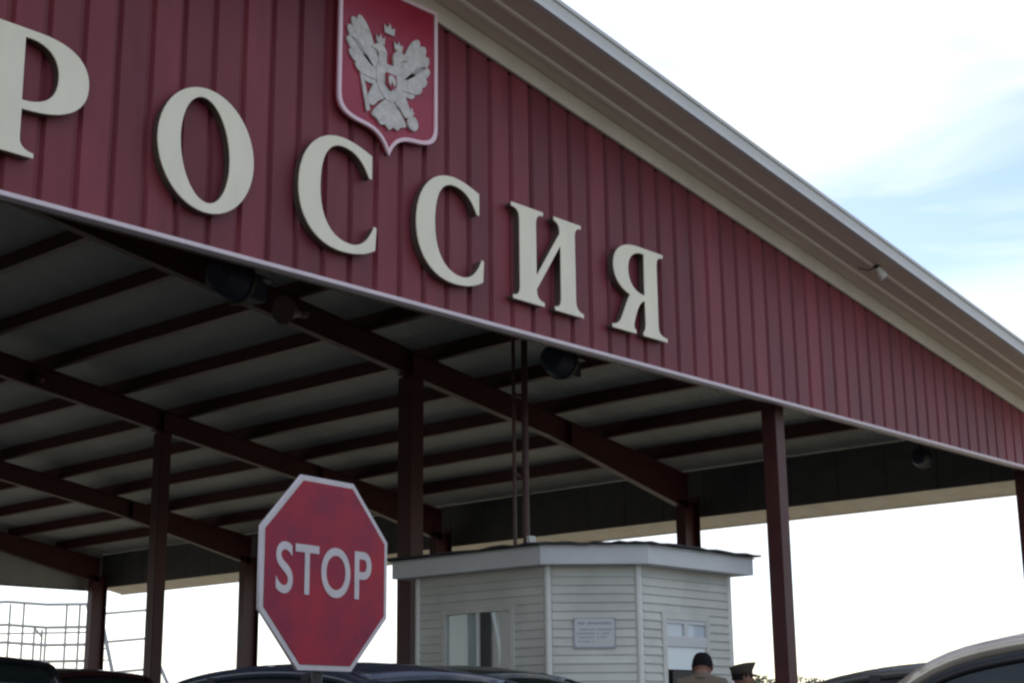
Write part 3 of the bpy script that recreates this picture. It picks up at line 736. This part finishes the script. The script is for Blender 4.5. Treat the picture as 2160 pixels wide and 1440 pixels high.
# ------------------------------------------------------------------ vehicles
def loft(name, rings, m, parent, closed=True, smooth=True, caps=True):
    n = len(rings[0]); vs = [p for r in rings for p in r]; fs = []
    for i in range(len(rings)-1):
        for k in range(n if closed else n-1):
            fs.append((i*n+k, i*n+(k+1) % n, (i+1)*n+(k+1) % n, (i+1)*n+k))
    if caps and closed: fs += [tuple(range(n)), tuple(range((len(rings)-1)*n, len(rings)*n))]
    return link(name, mesh(name, vs, fs, smooth), m, parent)
def make_car(label, cat, loc, rz, paint, H=1.7, L=4.5, Wd=1.82, kind='suv', rails=False):
    t = thing({'suv': 'parked_car', 'van': 'minivan'}.get(kind, 'parked_car'), label, cat, loc, rz, 'vehicles queueing at the checkpoint')
    # local axes: +y forward, z up. body
    hb = 0.98 if kind != 'van' else 1.05
    st = [(-0.5, 0.42, 0.82, 0.80), (-0.485, 0.30, 0.93, 0.90), (-0.44, 0.24, 1.0, 0.985), (-0.30, 0.22, 1.0, 1.0), (0.0, 0.22, 1.0, 1.0), (0.24, 0.22, 1.0, 0.985), (0.34, 0.22, 0.985, 0.93), (0.44, 0.25, 0.95, 0.84), (0.485, 0.32, 0.88, 0.74), (0.5, 0.42, 0.80, 0.62)]
    rings = []
    for (f, zb0, wf, hf) in st:
        w = Wd/2*wf; y = f*L; h = hb*hf
        rings.append([(-w*0.9, y, zb0), (-w, y, zb0+0.10), (-w, y, h*0.62), (-w*0.985, y, h*0.85), (-w*0.93, y, h*0.97), (-w*0.6, y, h), (0, y, h+0.015), (w*0.6, y, h), (w*0.93, y, h*0.97), (w*0.985, y, h*0.85), (w, y, h*0.62), (w, y, zb0+0.10), (w*0.9, y, zb0)])
    loft('body', rings, paint, t)
    # greenhouse outline in the side view (y, z)
    if kind == 'van': sp_ = [(1.55, hb-0.03), (1.25, hb+0.32), (0.86, H-0.10), (0.35, H-0.02), (-0.5, H), (-1.5, H-0.03), (-2.0, H-0.16), (-2.12, hb+0.25), (-2.18, hb-0.03)]
    else: sp_ = [(1.22, hb-0.03), (0.95, hb+0.22), (0.60, H-0.15), (0.20, H-0.035), (-0.45, H), (-1.15, H-0.05), (-1.62, H-0.20), (-1.95, hb+0.22), (-2.10, hb-0.03)]
    sc = L/4.5
    pts = []
    for i in range(len(sp_)-1):
        p0 = Vector(sp_[max(i-1, 0)]); p1 = Vector(sp_[i]); p2 = Vector(sp_[i+1]); p3 = Vector(sp_[min(i+2, len(sp_)-1)])
        for k in range(5):
            u = k/5; q = 0.5*((2*p1) + (-p0+p2)*u + (2*p0-5*p1+4*p2-p3)*u*u + (-p0+3*p1-3*p2+p3)*u**3)
            pts.append((q.x*sc, q.y))
    pts.append((sp_[-1][0]*sc, sp_[-1][1]))
    def hw(z): return Wd/2*(0.93 - 0.20*max(0, (z-hb)/(H-hb)))
    def cross(y, z, d=0.0, crown=0.05):
        w = hw(z)+d; o = []
        for k in range(9):
            u = -1+2*k/8; f = max(0, min(1, (z-hb)/(H-hb)))
            o.append((u*w, y + (0.07*(1-u*u))*(1-f)*(1 if y > 0 else -1), z + d + crown*f*(1-u*u)))
        return o
    n = len(pts)
    iA = next(i for i, p in enumerate(pts) if p[1] > H-0.11); iC = max(i for i, p in enumerate(pts) if p[1] > H-0.11)
    def strip(nm, i0, i1, m, d0, d1):
        r = []
        for i in range(i0, i1+1):
            y, z = pts[i]
            a = cross(y, z, d1); b = cross(y, z, d0)
            r.append(a + b[::-1])
        return loft(nm, r, m, t)
    roof_ = strip('roof', iA, iC, paint, -0.05, 0.0)
    for s_ in (-0.80, 0.80):
        r = []
        for i in range(iA+1, iC):
            y, z = pts[i]; w = hw(z)*s_; zz = z + 0.05*(1-s_*s_)*max(0, min(1, (z-hb)/(H-hb)))
            r.append([(w-0.007, y, zz-0.01), (w-0.007, y, zz+0.0045), (w+0.007, y, zz+0.0035), (w+0.007, y, zz-0.01)])
        loft('roof_seam', r, 'black_plastic', t)
    ws = strip('windshield', 0, iA, 'car_glass', -0.03, -0.012)
    rw = strip('rear_window', iC, n-1, 'car_glass', -0.03, -0.012)
    for s in (-1, 1):
        # side frame following the roof line
        r = []
        for i in range(n):
            y, z = pts[i]; w = hw(z)
            r.append([(s*(w-0.075), y, z-0.035), (s*(w-0.06), y, z+0.012), (s*(w+0.006), y, z+0.004), (s*(w+0.012), y, z-0.05), (s*(w-0.01), y, z-0.07)])
        loft('side_frame', r, paint, t)
        # drip line: black seal beneath the frame
        r = []
        for i in range(2, n-2):
            y, z = pts[i]; w = hw(z-0.07)
            r.append([(s*(w-0.012), y*0.985, z-0.10), (s*(w+0.006), y*0.985, z-0.072), (s*(w+0.008), y*0.985, z-0.10)])
        loft('window_seal', r, 'black_plastic', t)
        # side windows, split at the pillars
        cuts = [(0.92*sc, 0.10*sc), (0.02*sc, -0.85*sc), (-0.93*sc, -1.72*sc)]
        def ztop(y):
            for i in range(n-1):
                if pts[i][0] >= y >= pts[i+1][0]:
                    u = (pts[i][0]-y)/(pts[i][0]-pts[i+1][0]+1e-6); return pts[i][1]+(pts[i+1][1]-pts[i][1])*u
            return hb
        for (ya, yb) in cuts:
            top = []; bot = []
            for k in range(7):
                y = ya+(yb-ya)*k/6; z = max(ztop(y)-0.06, hb+0.02); top.append((s*(hw(z)-0.012), y, z)); bot.append((s*(hw(hb)-0.012), y, hb-0.03))
            vs = top+bot; m_ = len(top)
            fs = [(k, k+1, m_+k+1, m_+k) for k in range(m_-1)]
            vs2 = vs+[(x-s*0.006, y, z) for x, y, z in vs]; q = len(vs)
            fs2 = fs+[tuple(q+i for i in f[::-1]) for f in fs]
            link('side_window', mesh('side_window', vs2, fs2), 'car_glass', t)
        for yb in (0.06*sc, -0.89*sc):
            z1 = ztop(yb)-0.03
            vs = []
            for (z, w) in ((hb-0.05, hw(hb)), (z1, hw(z1))):
                for (dx, dy) in ((-0.03, -0.04), (0.004, -0.04), (0.004, 0.04), (-0.03, 0.04)): vs.append((s*(w+dx), yb+dy, z))
            link('pillar', mesh('pillar', vs, [(0, 1, 2, 3), (4, 5, 6, 7), (0, 1, 5, 4), (1, 2, 6, 5), (2, 3, 7, 6), (3, 0, 4, 7)]), 'black_plastic', t)
        # mirror, lamps, handles
        mr = box('mirror', (s*Wd*0.5-0.02 if s > 0 else s*Wd*0.5-0.16, 0.80*sc, hb+0.02), (s*Wd*0.5+0.16 if s > 0 else s*Wd*0.5+0.02, 0.92*sc, hb+0.17), paint, t, 0.03)
        box('headlight', (s*Wd*0.36-0.16, L*0.472, 0.62), (s*Wd*0.36+0.16, L*0.492, 0.76), 'lamp_clear', t, 0.02)
        box('taillight', (s*Wd*0.42-0.09, -L*0.497, 0.70), (s*Wd*0.42+0.09, -L*0.478, 0.98), 'lamp_red', t, 0.02)
        for yy in (0.25*sc, -0.75*sc): box('door_handle', (s*(Wd/2-0.002)-0.012, yy-0.09, 0.84), (s*(Wd/2-0.002)+0.018, yy+0.09, 0.87), paint, t, 0.006)
        if rails:
            tube('roof_rail', [(s*(hw(H)-0.06), 0.35*sc, H-0.01), (s*(hw(H)-0.06), 0.2*sc, H+0.05), (s*(hw(H)-0.06), -1.1*sc, H+0.045), (s*(hw(H)-0.06), -1.25*sc, H-0.04)], 0.018, 'black_plastic', t, 8)
        for yy in (0.315*L, -0.29*L):
            wl = link('wheel', None, parent=t); wl.empty_display_size = 0.1
            seg = 28; prof = [(0.0, 0.20), (0.0, 0.30), (0.02, 0.325), (0.10, 0.33), (0.18, 0.325), (0.20, 0.30), (0.20, 0.20)]
            rg_ = []
            for (dx, rr) in prof:
                rg_.append([(s*(Wd/2-0.19+dx), yy+rr*math.cos(2*math.pi*q/seg), 0.33+rr*math.sin(2*math.pi*q/seg)) for q in range(seg)])
            loft('tyre', rg_, 'rubber', wl)
            rg_ = []
            for (dx, rr) in ((0.195, 0.205), (0.205, 0.20), (0.19, 0.15), (0.20, 0.05)):
                rg_.append([(s*(Wd/2-0.19+dx), yy+rr*math.cos(2*math.pi*q/seg), 0.33+rr*math.sin(2*math.pi*q/seg)) for q in range(seg)])
            loft('rim', rg_, 'rim', wl)
    box('bumper', (-Wd*0.44, L*0.485, 0.30), (Wd*0.44, L*0.512, 0.52), 'black_plastic', t, 0.03)
    box('bumper', (-Wd*0.44, -L*0.512, 0.30), (Wd*0.44, -L*0.485, 0.52), 'black_plastic', t, 0.03)
    for x in (-0.38, 0.38):
        box('seat', (x-0.22, -0.3*sc, 0.55), (x+0.22, -0.15*sc, 1.28), 'seat', t, 0.04)
    return t
make_car('dark blue car below the STOP sign, only its roof in view', 'car', (6.95, -1.85, 0), 0, 'car_navy', H=1.685)
make_car('dark green car in front of the booth, right of the STOP sign', 'car', (9.9, 0.1, 0), 0, 'car_green', H=1.79, Wd=1.76)
make_car('shiny beige car nearest the camera at the lower right corner', 'car', (6.55, -7.65, 0), 0, 'car_beige', H=1.66, rails=False)
make_car('grey car behind the beige car at the lower right', 'car', (9.35, -5.35, 0), 0, 'car_grey', H=1.64)
make_car('black van at the lower left corner below the roof bays', 'van', (7.9, 5.9, 0), 0, 'car_black', H=2.05, kind='van', L=4.7)
make_car('maroon van under the canopy between the left columns', 'van', (10.6, 8.1, 0), 0, 'car_maroon', H=2.03, kind='van', L=4.7)

# ------------------------------------------------------------------ people
def skin_mesh(name, verts, edges, radii, root=0, sub=2):
    me = bpy.data.meshes.new(name); me.from_pydata(verts, edges, []); me.update()
    o = bpy.data.objects.new(name, me); COL.objects.link(o)
    md = o.modifiers.new('skin', 'SKIN'); md.use_smooth_shade = True
    sv = me.skin_vertices[0].data
    for i, r in enumerate(radii): sv[i].radius = r if isinstance(r, tuple) else (r, r); sv[i].use_root = (i == root)
    sb = o.modifiers.new('sub', 'SUBSURF'); sb.levels = sub; sb.render_levels = sub
    me2 = bpy.data.meshes.new_from_object(o.evaluated_get(bpy.context.evaluated_depsgraph_get()))
    bpy.data.objects.remove(o); me2.name = name
    me2.polygons.foreach_set('use_smooth', [True]*len(me2.polygons))
    return me2
def make_person(label, loc, rz, hgt, shirt, cap, bow=0.0):
    t = thing('person', label, 'person', loc, rz)
    k = hgt/1.78
    V = []; E = []; Rr = []
    def v(x, y, z, r, p=None):
        V.append((x*k, y*k, z*k)); Rr.append(tuple(a*k for a in r) if isinstance(r, tuple) else r*k)
        if p is not None: E.append((p, len(V)-1))
        return len(V)-1
    pel = v(0, 0, 0.95, (0.165, 0.12))
    wa = v(0, 0.01, 1.08, (0.15, 0.105), pel); ch = v(0, 0, 1.28, (0.175, 0.12), wa); sh = v(0, -0.01, 1.42, (0.13, 0.09), ch)
    nk = v(0, 0.0, 1.50, 0.06, sh); nt_ = v(0, 0.012, 1.555, 0.056, nk)
    for s in (-1, 1):
        a = v(s*0.17, -0.01, 1.425, 0.068, sh); b = v(s*0.225, -0.02, 1.30, 0.056, a); c = v(s*0.25, -0.03, 1.13, 0.045, b); d = v(s*0.25, 0.05, 0.96, 0.038, c); e = v(s*0.245, 0.09, 0.87, 0.03, d)
        p = v(s*0.24, 0.11, 0.80, (0.022, 0.038), e)
        for (oy, L_, r_) in ((-0.028, 0.06, 0.0085), (-0.009, 0.07, 0.009), (0.010, 0.066, 0.009), (0.028, 0.05, 0.008)):
            q = v(s*0.24, 0.115+oy, 0.765, r_, p); q2 = v(s*0.232, 0.12+oy, 0.765-L_*0.5, r_, q); v(s*0.22, 0.122+oy, 0.765-L_, r_*0.85, q2)
        th = v(s*0.225, 0.145, 0.81, 0.011, e); v(s*0.215, 0.16, 0.775, 0.009, th)
        h = v(s*0.095, 0, 0.88, 0.09, pel); kn = v(s*0.105, 0.02, 0.50, 0.058, h); an = v(s*0.11, -0.01, 0.10, 0.042, kn); hl_ = v(s*0.11, 0.0, 0.05, 0.045, an); v(s*0.12, 0.15, 0.035, 0.036, hl_)
    body = link('body', skin_mesh('body', V, E, Rr), shirt, t)
    body.data.materials.append(MATS['trousers']); body.data.materials.append(MATS['skin'])
    for pg in body.data.polygons:
        z = pg.center.z/k; x = abs(pg.center.x/k)
        if z > 1.515 or (x > 0.19 and z < 0.90): pg.material_index = 2
        elif z < 0.94 and x < 0.21: pg.material_index = 1
    # head: lathe-like ellipsoid shaped with jaw, nose, ears
    bm = bmesh.new(); bmesh.ops.create_uvsphere(bm, u_segments=28, v_segments=20, radius=1.0)
    for q in bm.verts:
        x, y, z = q.co
        f = 1.0 if z > -0.1 else 1.0-0.38*(-(z+0.1)/0.9)
        q.co = (x*0.079*f, y*0.098*(0.93 if z < -0.3 else 1.0) + (0.012 if y > 0 and z < -0.2 else 0), z*0.118*(0.94 if z > 0 else 1))
        if y > 0.86 and -0.35 < z < 0.12: q.co.y += 0.022*(1-abs(z+0.15)/0.3)
    hm = bpy.data.meshes.new('head'); bm.to_mesh(hm); bm.free()
    hm.polygons.foreach_set('use_smooth', [True]*len(hm.polygons))
    hm.transform(Matrix.Translation((0, 0.02*k, 1.655*k)) @ Matrix.Scale(k, 4))
    BOW = Matrix.Translation((0, bow*0.9, -bow)) @ Matrix.Translation((0, 0, 1.55*k)) @ Matrix.Rotation(-bow*4, 4, 'X') @ Matrix.Translation((0, 0, -1.55*k))
    head = link('head', hm, 'skin', t)
    for s in (-1, 1):
        link('ear', mesh('ear', [((s*(0.074+0.018*a))*k, (0.015+b)*k, (1.65+c)*k) for a, b, c in ((0, .02, .03), (1, -.005, .035), (1, -.01, -.01), (0, .012, -.03), (.3, -.02, .0))], [(0, 1, 2, 3), (0, 1, 4), (1, 2, 4), (2, 3, 4), (0, 3, 4)]), 'skin', head)
        bm = bmesh.new(); bmesh.ops.create_uvsphere(bm, u_segments=8, v_segments=6, radius=0.011*k); bmesh.ops.translate(bm, verts=bm.verts, vec=(s*0.03*k, 0.108*k, 1.665*k))
        e_ = bpy.data.meshes.new('eye'); bm.to_mesh(e_); bm.free(); link('eye', e_, 'hair', head)
    box('mouth', (-0.022*k, 0.1*k, 1.593*k), (0.022*k, 0.112*k, 1.60*k), 'pipe_paint', head)
    # hair shell
    bm = bmesh.new(); bmesh.ops.create_uvsphere(bm, u_segments=28, v_segments=20, radius=1.0)
    dele = [q for q in bm.verts if q.co.z < -0.05 - 0.16*(q.co.y < 0) + 0.55*(q.co.y > 0.35)]
    bmesh.ops.delete(bm, geom=dele, context='VERTS')
    rn = random.Random(5)
    for q in bm.verts:
        j = 1.0+rn.uniform(0, 0.06); sq = 1.0/max(0.80, (abs(q.co.x)**2.6+abs(q.co.y)**2.6+abs(q.co.z)**2.6)**(1/2.6)); q.co = (q.co.x*sq*0.083*j*k, q.co.y*sq*0.103*j*k+0.018*k, q.co.z*sq*0.116*j*k+1.657*k)
    hm = bpy.data.meshes.new('hair'); bm.to_mesh(hm); bm.free(); hm.polygons.foreach_set('use_smooth', [True]*len(hm.polygons))
    link('hair', hm, 'hair', t)
    # collar
    tube('collar', [(0, 0.0, 1.475*k), (0, 0.003*k, 1.515*k)], [0.085*k, 0.072*k], shirt, t, 16)
    if cap:
        c = link('cap', None, parent=t); c.empty_display_size = 0.1
        rr = []
        for (r_, z, ty) in ((0.098, 1.69, 0), (0.10, 1.73, 0), (0.118, 1.765, 0.01), (0.122, 1.785, 0.012), (0.05, 1.80, 0.0)):
            rr.append([(r_*math.cos(2*math.pi*q/20)*k, (0.015+ty+r_*1.12*math.sin(2*math.pi*q/20))*k, (z+0.30*ty+0.22*r_*math.sin(2*math.pi*q/20)*(z > 1.75))*k) for q in range(20)])
        loft('crown', rr, 'uniform_dark', c)
        vs = []
        for q in range(9):
            a = R(30+15*q); vs.append((0.098*math.cos(a)*k, (0.015+0.11*math.sin(a))*k, 1.70*k)); vs.append((0.10*math.cos(a)*k, (0.015+0.185*math.sin(a))*k, 1.675*k))
        vs += [(x, y, z-0.006) for x, y, z in vs]
        fs = [(2*q, 2*q+1, 2*q+3, 2*q+2) for q in range(8)] + [(18+2*q, 18+2*q+2, 18+2*q+3, 18+2*q+1) for q in range(8)]
        link('peak', mesh('peak', vs, fs), 'black_plastic', c)
    for ch in t.children:
        if ch.name.split('.')[0] in ('head', 'hair', 'cap'): ch.matrix_local = BOW
    return t
make_person('person with short dark hair and tan shirt standing before the booth', (11.36, -2.085, 0.145), R(-60), 1.88, 'shirt_tan', False, 0.08)
make_person('person in dark uniform and peaked cap between booth and red column', (12.84, -1.5, 0.145), R(-130), 1.72, 'uniform_dark', True)

# ------------------------------------------------------------------ steel framework behind the rear gable
fx = thing('steel_framework', 'pale pipe framework with ladder standing beyond the rear of the canopy', 'framework', (32.5, 41.3, 0), R(-41))
def P_(s, z, d=0.0): return (s, d, z)
TOP = 6.0
xs_ = [-3.4, -2.55, -2.05, -1.62, -1.2, -0.48, 0.0, 0.35]
for x in xs_:
    tube('upright', [(x, 0.0, 0), (x, 0.0, TOP if x in (-2.55, -2.05, -0.48, 0.0) else 5.1)], 0.045, 'pale_steel', fx, 6)
for x in (-3.4, -1.62, 0.35): tube('upright', [(x, 1.6, 0), (x, 1.6, 5.15)], 0.045, 'pale_steel', fx, 6)
for z in (3.9, 4.5, 5.15, 6.0):
    tube('rail', [(-4.4, 0.0, z-0.04), (-2.7, 0.0, z+0.09), (-1.2, 0.0, z-0.02), (0.5, 0.0, z)], 0.06, 'pale_steel', fx, 6)
for z in (3.35, 5.0): tube('rail', [(-3.4, 1.6, z), (0.5, 1.6, z+0.05)], 0.04, 'pale_steel', fx, 6)
for x in (-3.4, -1.62, 0.35):
    for z in (3.45, 5.10): tube('cross_bar', [(x, 0.0, z), (x, 1.6, z-0.2)], 0.045, 'pale_steel', fx, 6)
for z in (3.5, 4.65, 5.72): tube('rail', [(0.62, 0.3, z-0.08), (2.5, 0.3, z+0.08)], 0.05, 'pale_steel', fx, 6)
for o in (0.0, -0.42):
    tube('ladder_stile', [(0.72+o, -0.3, 6.0), (1.75+o, -0.9, 2.2)], 0.075, 'galv', fx, 6)
for q in range(9):
    u = q/9; tube('rung', [(0.72+1.03*u, -0.3-0.6*u, 6.0-3.8*u), (0.30+1.03*u, -0.3-0.6*u, 6.0-3.8*u)], 0.025, 'galv', fx, 6)
tube('brace', [(2.75, 0.2, 4.3), (3.75, -0.3, 2.3)], 0.06, 'galv', fx, 6)
wl_ = thing('yard_wall', 'low pale concrete wall behind the pipe framework at the left', 'wall', (33.6, 42.6, 0), R(-41))
for i in range(-7, -2):
    box('wall_slab', (i*1.5, 0.9, 0.0), (i*1.5+1.47, 1.05, 3.75), 'pale_wall', wl_)

# ------------------------------------------------------------------ distant trees
def make_tree(loc, h, r, seed, label):
    t = thing('distant_tree', label, 'tree', loc, 0, 'trees on the horizon')
    rn = random.Random(seed)
    tube('trunk', [(0, 0, 0), (0.1, 0, h*0.4), (0.0, 0.1, h*0.8)], [0.22, 0.16, 0.06], 'bark', t, 8)
    vs = []; fs = []
    cl = [(rn.gauss(0, r*0.5), rn.gauss(0, r*0.5), h*0.62+rn.uniform(-0.28, 0.30)*h, rn.uniform(0.3, 0.5)*r) for _ in range(16)]
    for _ in range(2600):
        c = rn.choice(cl); d = Vector((rn.gauss(0, 1), rn.gauss(0, 1), rn.gauss(0, 1))).normalized()*c[3]*rn.uniform(0.5, 1.05)
        p = Vector(c[:3])+d; s = rn.uniform(0.10, 0.22)
        a = Vector((rn.gauss(0, 1), rn.gauss(0, 1), rn.gauss(0, 1))).normalized()*s; b = a.orthogonal().normalized()*s*0.6
        i = len(vs); vs += [p-a, p+b, p+a, p-b]; fs.append((i, i+1, i+2, i+3))
    me = bpy.data.meshes.new('crown'); me.from_pydata([tuple(v) for v in vs], [], fs)
    link('crown', me, 'leaf', t)
make_tree((129.5, 75.6, 0), 6.0, 2.2, 1, 'small distant tree just left of the red front column')
make_tree((132.8, 72.6, 0), 6.5, 2.4, 2, 'bushy distant tree half behind the red front column')
make_tree((127.6, 78.2, 0), 5.6, 2.0, 3, 'lowest distant tree close beside the capped person')
